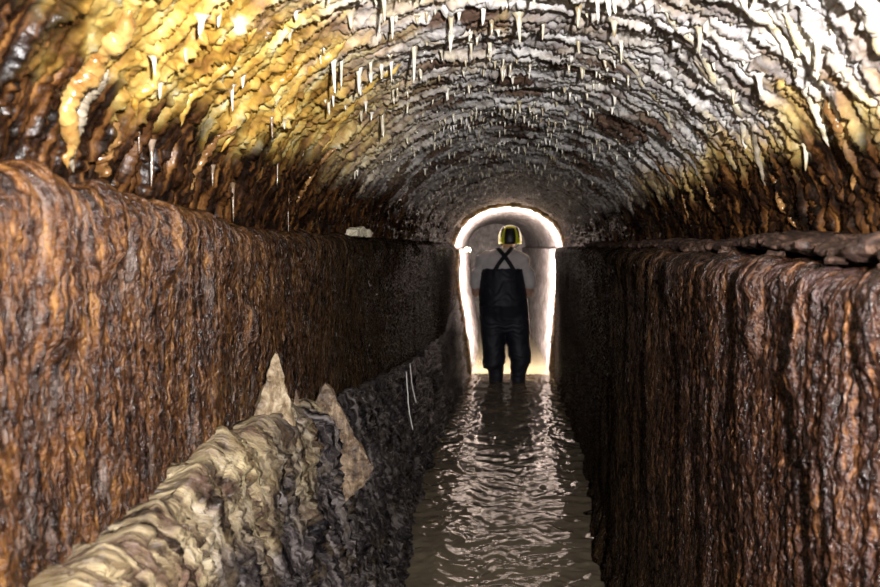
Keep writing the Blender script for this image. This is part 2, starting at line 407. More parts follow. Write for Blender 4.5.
# ------------------------------------------------------------------ the rock bench at the foot of the left wall
def bench():
    ys_ = np.concatenate([np.linspace(-1.2, 0.5, 30), ypow(0.52, YEND + 0.25, 520, -0.7)])
    zr = lerp_pts(ys_, [(-2, .97), (1.1, .98), (1.3, 1.005), (1.5, 1.03), (2.0, 1.02), (2.5, .95), (3.0, .88), (3.8, .82), (5.2, .72), (6.5, .66),
                        (8.0, .60), (8.6, .74), (9.1, .84), (9.5, .80)])
    zr = zr + 0.022 * perlin(ys_ * 7, 0 * ys_, 70) + 0.010 * perlin(ys_ * 21, 0 * ys_, 71) + 0.005 * perlin(ys_ * 60, 0 * ys_, 65)
    xr_ = -0.565 + 0.02 * perlin(ys_ * 4, 0 * ys_, 72) + 0.02 * sstep(8.2, 9.0, ys_)
    xf = -lerp_pts(ys_, [(-2, .38), (3.0, .385), (3.6, .41), (4.8, .49), (6, .49), (7.9, .45), (YEND, .42)])
    m0, m1 = 30, 250
    t0 = np.linspace(0, 1, m0, endpoint=False)[None]; t1 = np.linspace(0, 1, m1)[None]
    X0 = -0.70 + (xr_ + 0.70)[:, None] * t0; Z0 = (zr - 0.02)[:, None] + 0.02 * t0
    bulge = sstep(2.62, 2.40, ys_)[:, None]
    X1 = xr_[:, None] + (xf - xr_)[:, None] * ((1 - bulge) * (0.55 * t1 + 0.45 * t1 ** 1.6) + bulge * (1.05 * t1 ** 0.6 - 0.05 * t1 ** 2)); Z1 = zr[:, None] + (-0.16 - zr)[:, None] * t1
    X = np.concatenate([X0, X1], 1); Z = np.concatenate([Z0, Z1], 1); Y = ys_[:, None] + 0 * X
    NX = np.concatenate([0.2 + 0.4 * t0 + 0 * X0, 0.93 + 0 * X1], 1); NZ = np.concatenate([0.95 - 0.3 * t0 + 0 * X0, 0.36 + 0 * X1], 1)
    a = np.concatenate([(X0 - xr_[:, None]), (zr[:, None] - Z1)], 1)     # distance down from the crest
    q = Y - 0.45 * a + 0.008 * perlin(Y * 8, a * 8, 73)
    F1, F2, DX, DY, ID, I2 = worley(q * 9 + 0.3 * perlin(Y * 20, a * 20, 69), a * 4.0 + 0.5 * perlin(Y * 9, a * 9, 74), 81)
    h = 0.016 * (ID - 0.5) + 0.045 * (DX * (I2 - .5) + DY * (ID - .5)) - 0.014 * sstep(0.07, 0.0, F2 - F1) * (I2 > .45)
    G1, G2, EX, EY, JD, J2 = worley(q * 34 + 0.3 * perlin(Y * 50, a * 50, 68), a * 5, 85)
    h = h + 0.004 * (JD - .5) + 0.012 * (EX * (J2 - .5)) - 0.004 * sstep(0.12, 0.0, G2 - G1) * (J2 > .5)
    rdg = lambda fx, fa, sd_: 0.45 - np.abs(perlin(q * fx + 0.2 * perlin(Y * 9, a * 9, sd_ + 1), a * fa, sd_))
    C1, C2, _, _, CI, _ = worley(Y * 5.5 + 0.5 * perlin(Y * 12, a * 12, 63), a * 6 + 0.5 * perlin(Y * 11, a * 11, 62), 88)
    h = h + 0.02 * (CI - .5) * sstep(0, .15, C2 - C1) - 0.022 * sstep(0.06, 0.0, C2 - C1) * (CI > .4)
    h = h + 0.030 * rdg(13, 2.5, 55) + 0.020 * rdg(34, 4, 57) + 0.010 * rdg(72, 9, 59)
    h = h + 0.004 * perlin(q * 95, a * 14, 76) + 0.003 * perlin(Y * 130, a * 130, 77) + 0.03 * fbm(Y * 2.3, a * 2, 2, 78)
    low = sstep(0.35, 0.7, a + 0.12 * perlin(Y * 4, a * 4, 79))
    h = h + sstep(0.35, 0.05, a) * (0.005 * perlin(Y * 60, a * 40, 66) + 0.012 * perlin(Y * 22, a * 22, 67))
    h = np.where(a < 0, h * 0.45, h * (0.45 + 0.55 * sstep(0, .06, a)))
    P = np.stack([X + h * NX, Y, Z + h * NZ], -1)
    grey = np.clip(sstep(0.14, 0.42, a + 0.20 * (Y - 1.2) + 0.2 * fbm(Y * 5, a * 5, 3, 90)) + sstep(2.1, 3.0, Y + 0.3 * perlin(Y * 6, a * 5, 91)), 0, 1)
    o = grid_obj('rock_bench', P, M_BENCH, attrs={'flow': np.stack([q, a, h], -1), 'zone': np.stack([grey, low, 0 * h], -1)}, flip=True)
    return tag(o, 'sloping bench of broken pale and grey rock along the orange wall', 'rock', kind='structure')
rock_bench = bench()

# ------------------------------------------------------------------ the smoother section beyond the arch
def section():
    opening = []
    def prof(a, b, xl, xr, zs):
        pts = [(xr, -0.2), (xr, 0.4), (xr, 0.9), (xr, zs - 0.02), (a, zs)]
        pts = []
        for z in np.linspace(-0.2, zs - 0.015, 40): pts.append((xr - 0.06 * float(sstep(1.1, 0.0, z)), z))
        for f in np.linspace(0, np.pi, 90): pts.append((a * np.cos(f) + 0.005, zs + b * np.sin(f)))
        for z in np.linspace(zs - 0.015, -0.2, 40): pts.append((-xl + 0.13 * float(sstep(1.1, 0.0, z)), z))
        return np.array(pts)
    pr = prof(0.585, 0.455, 0.53, 0.52, 1.385)
    ys_ = np.linspace(YEND, 17.0, 150)
    P = np.zeros((len(ys_), len(pr), 3))
    c = pr.mean(0)
    nrm = np.stack([-(pr[:, 0]), -np.maximum(0, pr[:, 1] - 1.385)], 1); nrm /= np.maximum(1e-6, np.linalg.norm(nrm, axis=1))[:, None]
    s = np.concatenate([[0], np.cumsum(np.linalg.norm(np.diff(pr, axis=0), axis=1))])
    hh = 0.018 * fbm(ys_[:, None] * 5, s[None] * 5, 3, 95) + 0.008 * perlin(ys_[:, None] * 18, s[None] * 22, 96)
    hh[0] *= 0.5
    P[..., 0] = pr[None, :, 0] + hh * nrm[None, :, 0]; P[..., 2] = pr[None, :, 1] + hh * nrm[None, :, 1]; P[..., 1] = ys_[:, None]
    P[..., 0] += (-0.012 * np.maximum(0, ys_ - 10.5) ** 1.6)[:, None]
    nv = 130 - 0
    def cut(a, b, name, lab):
        o = grid_obj(name, P[:, a:b], M_PLASTER); tag(o, lab, kind='structure'); return o
    cut(0, 40, 'wall_far_right', 'grey lined channel wall beyond the lit arch, darker side')
    cut(39, 131, 'ceiling_far', 'smooth greyish vault beyond the lit arch')
    cut(130, 170, 'wall_far_left', 'brightly lit channel wall beyond the arch')
    # the arch ring: the end face of the crusted section
    t = NT('arch_edge_crust'); p = t.pos(); n_ = t.noise(p, 30, 4)
    t.set(Base_Color=t.ramp(n_, [(0.35, (0.05, 0.03, 0.015)), (0.6, (0.26, 0.16, 0.06))]), Roughness=0.35); t.bump(n_, 0.6, 0.01)
    rings = []
    n = len(pr)
    for k, (dy, sc) in enumerate(((0.10, 0.0), (0.0, -0.006), (-0.03, 0.012), (-0.035, 0.05), (-0.03, 0.30))):
        jit = 0.012 * perlin(s * 14, 0 * s + k, 97) + 0.006 * perlin(s * 40, 0 * s + k, 98)
        out = -nrm
        Q = np.stack([pr[:, 0] + out[:, 0] * (sc + jit), np.full(n, YEND + dy) + jit, pr[:, 1] + out[:, 1] * (sc + jit)], -1)
        rings.append(Q)
    tag(grid_obj('trim_1', np.array(rings), t.m), 'crusted brown edge of the arch opening', kind='structure')
    e = P[-1]
    cx = e[:, 0].mean()
    bm = bmesh.new(); vs = [bm.verts.new(v) for v in e]; bm.faces.new(vs)
    me = bpy.data.meshes.new('wall_end'); bm.to_mesh(me); bm.free()
    tag(link('wall_end', me, M_PLASTER), 'distant end of the tunnel', kind='structure')
section()

# ------------------------------------------------------------------ water and channel bed
def water():
    ys_ = np.concatenate([np.linspace(-1.5, 1.6, 40), ypow(1.62, 17.0, 520, -0.5)])
    xs = np.linspace(0, 1, 200)
    left = lerp_pts(ys_, [(-2, -.40), (3.0, -.41), (3.6, -.44), (4.8, -.52), (6, -.52), (7.9, -.48), (YEND, -.47), (9.5, -.40)])
    bend = 0.012 * np.maximum(0, ys_ - 10.5) ** 1.6; left = left - bend
    right = lerp_pts(ys_, [(-2, .48), (1.5, .475), (3.4, .45), (4.6, .495), (6, .53), (YEND, .53), (9.5, .475)]) - bend
    Y = ys_[:, None] + 0 * xs[None]; X = left[:, None] + (right - left)[:, None] * xs[None]
    amp = (0.35 + 0.65 * sstep(3.0, 4.0, Y)) * (1 - 0.5 * sstep(9, 10, Y))
    wv = 0.5 * fbm(Y * 5 + 0.6 * perlin(X * 3, Y * 2, 110), X * 2.2, 2, 111)
    rid = 1 - np.abs(perlin(Y * 8.5 + 1.2 * perlin(X * 5, Y * 3, 112), X * 3.4, 113)) * 1.6
    rid2 = 1 - np.abs(perlin(Y * 17 + 1.0 * perlin(X * 9, Y * 6, 114), X * 8.0, 115)) * 1.6
    Z = amp * (0.008 * wv + 0.006 * rid + 0.0045 * rid2 + 0.002 * perlin(Y * 40 + perlin(X * 14, Y * 9, 116), X * 17, 117)) - 0.012
    # wake around the wader's boots
    for bx, by in ((-0.12, 9.0), (0.115, 8.95)):
        rr = np.hypot(X - bx, Y - by); Z = Z + 0.006 * np.cos(rr * 40) * np.exp(-rr / 0.25)
    o = grid_obj('water', np.stack([X, Y, Z], -1), M_WATER)
    tag(o, 'shallow murky rippled water running along the channel', 'water', kind='stuff')
    t = NT('channel_silt'); n_ = t.noise(t.pos(), 8, 4)
    t.set(Base_Color=t.ramp(n_, [(0.3, (0.10, 0.08, 0.04)), (0.7, (0.2, 0.16, 0.09))]), Roughness=0.9)
    me = raw_mesh('floor', [(-0.85, -1.6, -0.13), (0.85, -1.6, -0.13), (0.85, 17, -0.13), (-0.85, 17, -0.13)], [(0, 1, 2, 3)], False)
    tag(link('floor', me, t.m), 'silty channel bed under the water', kind='structure')
water()

# ------------------------------------------------------------------ flowstone ribs on the vault
def pix_vault(u, v):
    """where the sight line of a photograph pixel meets the smooth vault"""
    dx = (u - 508) / FPX; dz = (245 - v) / FPX
    d = 1.2
    for _ in range(60):
        x = dx * d; z = EYE + dz * d - VZ
        f = math.hypot(x / float(va(d)), z / float(vb(d)))
        d += (1 - f) * 0.5 * d
    return math.atan2(dx * d / float(va(d)), (EYE + dz * d - VZ) / float(vb(d))), d

def tube_mesh(name, pts, rad, seg=10, seed=0, lump=0.25, flat=None):
    pts = np.asarray(pts, float); n = len(pts)
    T = np.gradient(pts, axis=0); T /= np.linalg.norm(T, axis=1)[:, None]
    up = np.array([0, 1.0, 0.05])
    A = np.cross(T, up); A /= np.linalg.norm(A, axis=1)[:, None]; B = np.cross(T, A)
    th = np.linspace(0, 2 * np.pi, seg, endpoint=False)
    rr = np.asarray(rad)[:, None] * (1 + lump * perlin(np.arange(n)[:, None] * 0.55 + seed, np.cos(th)[None] * 1.5 + seed, seed)
                                     + 0.5 * lump * perlin(np.arange(n)[:, None] * 1.3, np.sin(th)[None] * 2 + seed, seed + 1))
    fa, fb = flat or (1, 1)
    V = pts[:, None] + rr[..., None] * (fa * np.cos(th)[None, :, None] * A[:, None] + fb * np.sin(th)[None, :, None] * B[:, None])
    return raw_mesh(name, V, grid_quads(n, seg, True))

def rib(p0, p1, r0, mat, seed, n=70, flat=None, name='flowstone_rib', wig=0.018):
    f0, d0 = pix_vault(*p0); f1, d1 = pix_vault(*p1)
    t = np.linspace(0, 1, n)
    ph = f0 + (f1 - f0) * t; y = d0 + (d1 - d0) * t + wig * perlin(t * 5, 0 * t + seed, seed) + wig * 0.4 * perlin(t * 14, 0 * t, seed + 1)
    h = vault_h(y, ph)[0]
    h = np.convolve(np.pad(h, 4, mode='edge'), np.ones(9) / 9, 'valid')
    P = vault_pt(y, ph, h + r0 * 0.25)
    rad = r0 * (0.55 + 0.45 * np.sin(np.pi * np.clip(t * 1.1, 0, 1)) ** 0.5) * np.minimum(1, np.minimum(t, 1 - t) * 12 + 0.05) * (1 + 0.3 * perlin(t * 12, 0 * t, seed + 2))
    return link(name, tube_mesh(name, P, rad, 14, seed, 0.3, flat), mat, ceiling)

rib((118, -6), (36, 160), 0.016, M_RIB_A, 1, 90, name='flowstone_rib')['label'] = 'thick glossy amber flowstone rib'
rib((92, 60), (52, 168), 0.012, M_RIB_G, 2, 80, name='flowstone_curtain')['label'] = 'thin grey flowstone curtain'
for k, (a, b, r_, m_) in enumerate([
        ((728, -4), (812, 152), .012, M_RIB_W), ((655, 6), (742, 158), .009, M_RIB_W), ((842, -4), (884, 70), .014, M_RIB_W),
        ((770, 20), (830, 140), .008, M_RIB_W), ((690, 60), (760, 190), .008, M_RIB_G), ((812, 100), (848, 190), .010, M_RIB_B),
        ((600, 40), (680, 170), .007, M_RIB_W), ((300, 60), (215, 150), .011, M_RIB_Y), ((345, 35), (268, 112), .012, M_RIB_Y),
        ((250, 20), (170, 120), .010, M_RIB_Y), ((400, 60), (318, 150), .009, M_RIB_Y), ((190, 0), (120, 110), .010, M_RIB_Y),
        ((700, 180), (722, 226), .007, M_RIB_B), ((760, 175), (790, 228), .008, M_RIB_B), ((640, 150), (690, 220), .007, M_RIB_B),
        ((330, 140), (290, 210), .008, M_RIB_B), ((230, 120), (180, 190), .009, M_RIB_B), ((105, 120), (88, 175), .018, M_RIB_B)]):
    rib(a, b, r_, m_, 10 + k * 3, 60)

# ------------------------------------------------------------------ stalactites hanging from the vault
def stal_mesh(k):
    r = random.Random(50 + k)
    n, seg = 8, 8
    t = np.linspace(0, 1, n); flare = 1.0 + 1.5 * np.exp(-t * 9)
    rad = (1 - t) ** r.uniform(0.35, 0.75) * flare * 0.5 + 0.10
    rad[-1] = 0.03
    th = np.linspace(0, 2 * np.pi, seg, endpoint=False)
    bend = np.array([r.uniform(-.4, .4), r.uniform(-.4, .4)])
    V = np.zeros((n, seg, 3))
    lum = 1 + 0.16 * np.array([[r.uniform(-1, 1) for _ in range(seg)] for _ in range(n)])
    V[..., 0] = rad[:, None] * np.cos(th)[None] * lum + (bend[0] * t ** 2)[:, None]
    V[..., 1] = rad[:, None] * np.sin(th)[None] * lum + (bend[1] * t ** 2)[:, None]
    V[..., 2] = -t[:, None]
    me = raw_mesh('stalactite', V, grid_quads(n, seg, True)); me.materials.append(M_STAL)
    return me, V.reshape(-1, 3), grid_quads(n, seg, True)
STAL = [stal_mesh(k) for k in range(8)]

def place_stal(y, ph, length, rad, k):
    h = float(vault_h(np.array([y]), np.array([ph]))[0][0])
    p = vault_pt(np.array([y]), np.array([ph]), np.array([h - 0.006]))[0]
    o = link('stalactite', STAL[k][0], None, ceiling, tuple(p))
    o.scale = (rad * 2, rad * 2, length); o.rotation_euler = (0, 0, k * 1.3)
    return o

def candidates(n, ymin, ymax, seed):
    r = np.random.RandomState(seed)
    y = np.exp(r.uniform(np.log(ymin), np.log(ymax), n)); ph = np.clip(r.normal(R(-5), R(26), n), R(-58), R(48))
    h, br, ye, ba, ed = vault_h(y, ph)
    keep = (ed > 0.5) & (br < 0.4)
    return y[keep], ph[keep]
yy, pp = candidates(2400, 1.25, 3.6, 3)
rs = random.Random(11)
count = 0
for y, ph in zip(yy, pp):
    if count >= 272: break
    ln = rs.choice((.010, .014, .018, .024, .034, .045)) * (1.1 if y < 2.4 else 0.9)
    place_stal(float(y), float(ph), ln * rs.uniform(.8, 1.2), rs.uniform(.0025, .0045) * (1 + ln * 5), rs.randrange(8)); count += 1
# single ones that stand out in the photograph: root pixel, length in pixels
for (u, v, L, w) in ((145, 138, 48, 4.5), (132, 122, 30, 3), (220, 178, 40, 3.5), (277, 150, 36, 2.6), (283, 195, 40, 1.8), (268, 102, 34, 5), (238, 172, 14, 3),
                  (211, 165, 22, 3.5), (804, 42, 44, 6), (797, 146, 26, 4), (694, 30, 26, 6), (329, 52, 34, 3.6), (342, 50, 40, 3.4), (187, 0, 20, 7),
                  (204, 0, 16, 5), (414, 42, 40, 4), (358, 62, 30, 6), (383, 110, 30, 4), (450, 8, 30, 5), (483, 5, 24, 5), (518, 12, 30, 5)):
    ph, d = pix_vault(u, v)
    o = place_stal(d, ph, L * d / FPX, w * d / FPX * 0.5, (u + v) % 8)
    if u < 300 and v > 90:
        o.material_slots[0].link = 'OBJECT'; o.material_slots[0].material = M_STRAW; o.scale.x *= .8; o.scale.y *= .8
# the small far ones, joined
yy, pp = candidates(9000, 3.3, 8.6, 5)
n = min(850, len(yy)); hh = vault_h(yy[:n], pp[:n])[0]
pts = vault_pt(yy[:n], pp[:n], hh - 0.005)
Vs, Qs = [], []
for i in range(n):
    _, V, Q = STAL[i % 8]; ln = rs.choice((.008, .012, .018, .030)) * rs.uniform(.8, 1.3); rd = rs.uniform(.003, .005)
    Vs.append(V * np.array([rd * 2, rd * 2, ln]) + pts[i]); Qs.append(Q + i * len(V))
tag(link('stalactite_field', raw_mesh('stalactite_field', np.concatenate(Vs), np.concatenate(Qs)), M_STAL, ceiling), kind='stuff')

# ------------------------------------------------------------------ rocks: shards, ledge crust, stones
def rock(name, outline, thick, mat, loc, seed, rot=(0, 0, 0), rough=0.012, parent=None, cuts=5):
    """a slab of broken rock: outline in its own x-z plane, extruded along y, subdivided and roughened"""
    bm = bmesh.new()
    f = bm.faces.new([bm.verts.new((x, -thick / 2, z)) for x, z in outline])
    g = bmesh.ops.extrude_face_region(bm, geom=[f])
    bmesh.ops.translate(bm, vec=(0, thick, 0), verts=[e for e in g['geom'] if isinstance(e, bmesh.types.BMVert)])
    bmesh.ops.triangulate(bm, faces=bm.faces[:])
    for _ in range(cuts):
        ed = [e for e in bm.edges if e.calc_length() > 0.012]
        if not ed: break
        bmesh.ops.subdivide_edges(bm, edges=ed, cuts=1)
        bmesh.ops.triangulate(bm, faces=[f for f in bm.faces if len(f.verts) > 3])
        if len(bm.verts) > 2500: break
    bmesh.ops.recalc_face_normals(bm, faces=bm.faces[:])
    bm.normal_update()
    co = np.array([v.co[:] for v in bm.verts]); no = np.array([v.normal[:] for v in bm.verts])
    d = rough * (fbm(co[:, 0] * 14 + co[:, 1] * 9, co[:, 2] * 14, 3, seed) + 0.5 * perlin(co[:, 0] * 60 + seed, co[:, 2] * 22 + co[:, 1] * 40, seed + 1) + 0.25 * perlin(co[:, 0] * 130, co[:, 2] * 110 + co[:, 1] * 90, seed + 2))
    for v, c, nn, dd in zip(bm.verts, co, no, d): v.co = Vector(c + nn * dd)
    me = bpy.data.meshes.new(name); bm.to_mesh(me); bm.free()
    o = link(name, me, mat, parent, loc); o.rotation_euler = rot
    return o
def mat_shard(name, c0, c1, c2):
    t = NT(name); p = t.node('ShaderNodeTexCoord').outputs['Object']
    n1 = t.noise(t.scale(p, (42, 42, 17)), 1.0, 6, 0.7, 0.5)
    t.set(Base_Color=t.ramp(n1, [(0.35, c0), (0.5, c1), (0.65, c2)]), Roughness=0.5); t.bump(n1, 0.8, 0.01)
    return t.m
M_SHARD = mat_shard('pale_shard', (0.07, 0.045, 0.025), (0.24, 0.175, 0.10), (0.42, 0.34, 0.23))
M_SHARD2 = mat_shard('brown_shard', (0.03, 0.020, 0.014), (0.12, 0.078, 0.045), (0.30, 0.22, 0.14))
M_CRUST = mat_shard('ledge_crust', (0.006, 0.003, 0.002), (0.034, 0.017, 0.011), (0.13, 0.075, 0.05))
M_STONE = mat_shard('pale_stone', (0.30, 0.26, 0.18), (0.48, 0.43, 0.31), (0.62, 0.57, 0.45))

# fins of broken crust standing up from the bench crest, their broad faces turned down the tunnel
tag(rock('rock_shard', [(-.050, -.10), (.062, -.10), (.044, -.03), (.036, .02), (.024, .07), (.012, .125), (.005, .135), (-.003, .115), (-.014, .06), (-.030, .015), (-.046, -.02)], .035, M_SHARD,
         (-.562, 2.02, 1.03), 200, (R(4), 0, R(14)), 0.010), 'tall narrow pale rock spike standing on the bench crest', 'rock')
tag(rock('rock_shard', [(-.09, -.12), (-.07, -.04), (-.035, .03), (-.012, .085), (.0, .10), (.015, .085), (.04, .035), (.063, -.01), (.085, -.06), (.106, -.096), (.125, -.13), (.14, -.15), (.11, -.20), (.02, -.28)], .03, M_SHARD2,
         (-.522, 2.42, .925), 210, (R(2), 0, R(12)), 0.009), 'broad brown triangular rock slab leaning on the bench', 'rock')
tag(rock('rock_shard', [(-.018, -.06), (.02, -.06), (.012, .0), (.0, .045), (-.010, .0)], .02, M_SHARD2,
         (-.572, 2.28, .985), 220, (0, 0, R(10)), 0.004), 'small rock splinter between the spike and the triangular slab', 'rock')
tag(rock('stone', [(-.09, -.012), (.07, -.014), (.10, .0), (.05, .016), (-.02, .024), (-.08, .014)], .05, M_STONE,
         (-.60, 3.45, 1.468), 230, (0, 0, R(80)), 0.006), 'small pale flat stone lying on the wall ledge', 'stone')
tag(rock('stone', [(-.034, -.02), (.034, -.02), (.04, .0), (.02, .027), (-.02, .03), (-.04, .007)], .04, M_STONE,
         (-.455, 9.62, 1.365), 240, (0, 0, 0), 0.008), 'white stone jutting from the wall inside the lit arch', 'stone')

# broken crust over the ledge of the right wall: plates of flowstone lifted off the ledge, dark cracks under them
def crust_plate(y0, y1, zc, th, xin, seed, sag):
    n, m = max(24, int((y1 - y0) / 0.006)), 44
    Y = np.linspace(y0, y1, n); t = np.linspace(0, 1, n)
    fade = np.minimum(1, np.minimum(t, 1 - t) * 7) ** 0.6
    a = np.linspace(0, 2 * np.pi, m, endpoint=False)
    cx = 0.62; hx = (cx - xin) * (0.75 + 0.25 * fade) + 0.02 * fbm(Y * 14, 0 * Y, 3, seed)
    up = th * (0.35 + 0.65 * fade) * (1 + 0.6 * fbm(Y * 11, 0 * Y, 3, seed + 1)); lo = th * 0.6 * (0.4 + 0.6 * fade) * (1 + 0.7 * fbm(Y * 17, 0 * Y, 3, seed + 2))
    zz = zc + sag * (t - .5) + 0.008 * perlin(Y * 9, 0 * Y, seed + 3) + 0.005 * perlin(Y * 26, 0 * Y, seed + 7)
    ca, sa = np.cos(a)[None], np.sin(a)[None]
    hgt = np.where(sa > 0, up[:, None], lo[:, None])
    X = cx - hx[:, None] * np.sign(ca) * np.abs(ca) ** 0.6; Z = zz[:, None] + hgt * np.sign(sa) * np.abs(sa) ** 0.7
    Yg = Y[:, None] + 0 * X
    Yg = Yg + 0.010 * perlin(X * 40, Z * 40, seed + 4)
    F1, F2, DX, DY, ID, I2 = worley(Yg * 30, X * 20 + Z * 30, 90)
    d = 0.009 * (0.4 - np.abs(perlin(Yg * 34, X * 30 + Z * 60, seed + 5))) + 0.006 * (0.4 - np.abs(perlin(Yg * 90, X * 70 + Z * 110, seed + 6))) + 0.008 * (ID - .5)
    X = X - d * ca; Z = Z + d * sa
    V = np.stack([X, Yg, Z], -1); q = grid_quads(n, m, True)
    me = raw_mesh('crust_plate', V, q)
    bm = bmesh.new(); bm.from_mesh(me); bmesh.ops.holes_fill(bm, edges=[e for e in bm.edges if e.is_boundary], sides=0); bm.to_mesh(me); bm.free()
    return link('crust_plate', me, M_CRUST, wall_right)
for k, (y0, y1, zc, th, xin, sag) in enumerate([(.80, 1.09, 1.408, .030, .50, -.02), (1.07, 1.22, 1.400, .022, .495, .018), (1.20, 1.42, 1.408, .020, .505, -.014), (1.40, 1.62, 1.412, .016, .52, .014),
                                               (1.58, 2.02, 1.418, .013, .525, .010), (1.96, 2.5, 1.415, .014, .53, -.022), (2.4, 3.3, 1.410, .016, .54, .01), (3.2, 4.6, 1.41, .018, .55, -.015), (4.4, 6.4, 1.405, .02, .56, .01)]):
    crust_plate(y0, y1, zc, th, xin, 250 + 8 * k, sag)
rs2 = random.Random(5)
for k, (y0, z0, sz, xx) in enumerate([(1.13, 1.395, .016, .49), (1.33, 1.397, .010, .49), (1.62, 1.402, .010, .49), (2.02, 1.405, .013, .50), (2.4, 1.405, .016, .50)]):
    ol = [(sz * rs2.uniform(.7, 1.5) * math.cos(a), sz * .6 * rs2.uniform(.6, 1.2) * math.sin(a)) for a in np.linspace(0, 2 * math.pi, 8, endpoint=False)]
    rock('crust_fragment', ol, .03, M_CRUST, (xx, y0, z0), 300 + k * 3, (0, 0, R(50)), 0.006, wall_right)

# pale mineral threads on the dark rock left of the water
M_THREAD = simple('pale_thread', (0.75, 0.72, 0.66), 0.35, 0.1)
def thread(pts, r_, lab):
    pts = np.array(pts); t = np.linspace(0, 1, 40); s_ = np.linspace(0, 1, len(pts))
    P = np.stack([np.interp(t, s_, pts[:, i]) for i in range(3)], -1)
    P[:, 1] += 0.012 * perlin(t * 9, 0 * t, 300)
    tag(link('calcite_thread', tube_mesh('calcite_thread', P, np.full(40, r_), 6, 3, .3), M_THREAD, rock_bench), lab)
thread([(-.51, 4.45, .80), (-.495, 4.43, .68), (-.475, 4.42, .60)], .0025, None)
thread([(-.47, 3.95, .83), (-.452, 3.9, .66), (-.44, 3.95, .56)], .0025, None)

# ------------------------------------------------------------------ the person wading through the arch
def loft(bm, rings, seg=20):
    """rings: (x, y, z, rx, ry) or with a direction; horizontal ellipses unless a tube is asked for"""
    loops = []
    for x, y, z, rx, ry in rings:
        loops.append([bm.verts.new((x + rx * math.cos(a), y + ry * math.sin(a), z)) for a in [2 * math.pi * i / seg for i in range(seg)]])
    for a, b in zip(loops, loops[1:]):
        for i in range(seg): bm.faces.new((a[i], a[(i + 1) % seg], b[(i + 1) % seg], b[i]))
    bm.faces.new(loops[0][::-1]); bm.faces.new(loops[-1])

def limb(bm, pts, seg=14):
    """round tapering limb through (x, y, z, r) points with capped ends"""
    loops = []
    P = [Vector(p[:3]) for p in pts]
    for i, p in enumerate(pts):
        d = (P[min(i + 1, len(P) - 1)] - P[max(i - 1, 0)]).normalized()
        a = d.cross(Vector((0.31, 0.17, 0.93)) if abs(d.z) < .9 else Vector((0, 1, 0))).normalized(); b = d.cross(a)
        loops.append([bm.verts.new(P[i] + p[3] * (math.cos(t) * a + math.sin(t) * b)) for t in [2 * math.pi * k / seg for k in range(seg)]])
    for a, b in zip(loops, loops[1:]):
        for i in range(seg): bm.faces.new((a[i], a[(i + 1) % seg], b[(i + 1) % seg], b[i]))
    bm.faces.new(loops[0][::-1]); bm.faces.new(loops[-1])

def ball(bm, c, r3, seg=16):
    m = Matrix.Translation(c) @ Matrix.Diagonal((*r3, 1))
    bmesh.ops.create_uvsphere(bm, u_segments=seg, v_segments=seg // 2 + 2, radius=1, matrix=m)

def fuse(name, bm, voxel, smooth, mat, parent, disp=0.0, seed=0):
    bmesh.ops.recalc_face_normals(bm, faces=bm.faces[:])
    me = bpy.data.meshes.new('tmp'); bm.to_mesh(me); bm.free()
    o = bpy.data.objects.new('tmp', me); C.objects.link(o)
    md = o.modifiers.new('r', 'REMESH'); md.mode = 'VOXEL'; md.voxel_size = voxel
    sm = o.modifiers.new('s', 'SMOOTH'); sm.factor = 0.5; sm.iterations = smooth
    dg = bpy.context.evaluated_depsgraph_get()
    me2 = bpy.data.meshes.new_from_object(o.evaluated_get(dg))
    bpy.data.objects.remove(o)
    me2.name = name
    co = np.zeros(len(me2.vertices) * 3, np.float32); me2.vertices.foreach_get('co', co); co = co.reshape(-1, 3)
    if disp:
        no = np.zeros(len(me2.vertices) * 3, np.float32); me2.vertices.foreach_get('normal', no); no = no.reshape(-1, 3)
        d = disp * (perlin(co[:, 2] * 22 + 3 * perlin(co[:, 0] * 7, co[:, 2] * 5, seed), co[:, 0] * 6 + co[:, 1] * 8, seed + 1))
        co = co + no * d[:, None]; me2.vertices.foreach_set('co', co.ravel().astype(np.float32))
    me2.polygons.foreach_set('use_smooth', np.ones(len(me2.polygons), dtype=bool)); me2.update()
    me2.materials.clear()
    return link(name, me2, mat, parent)

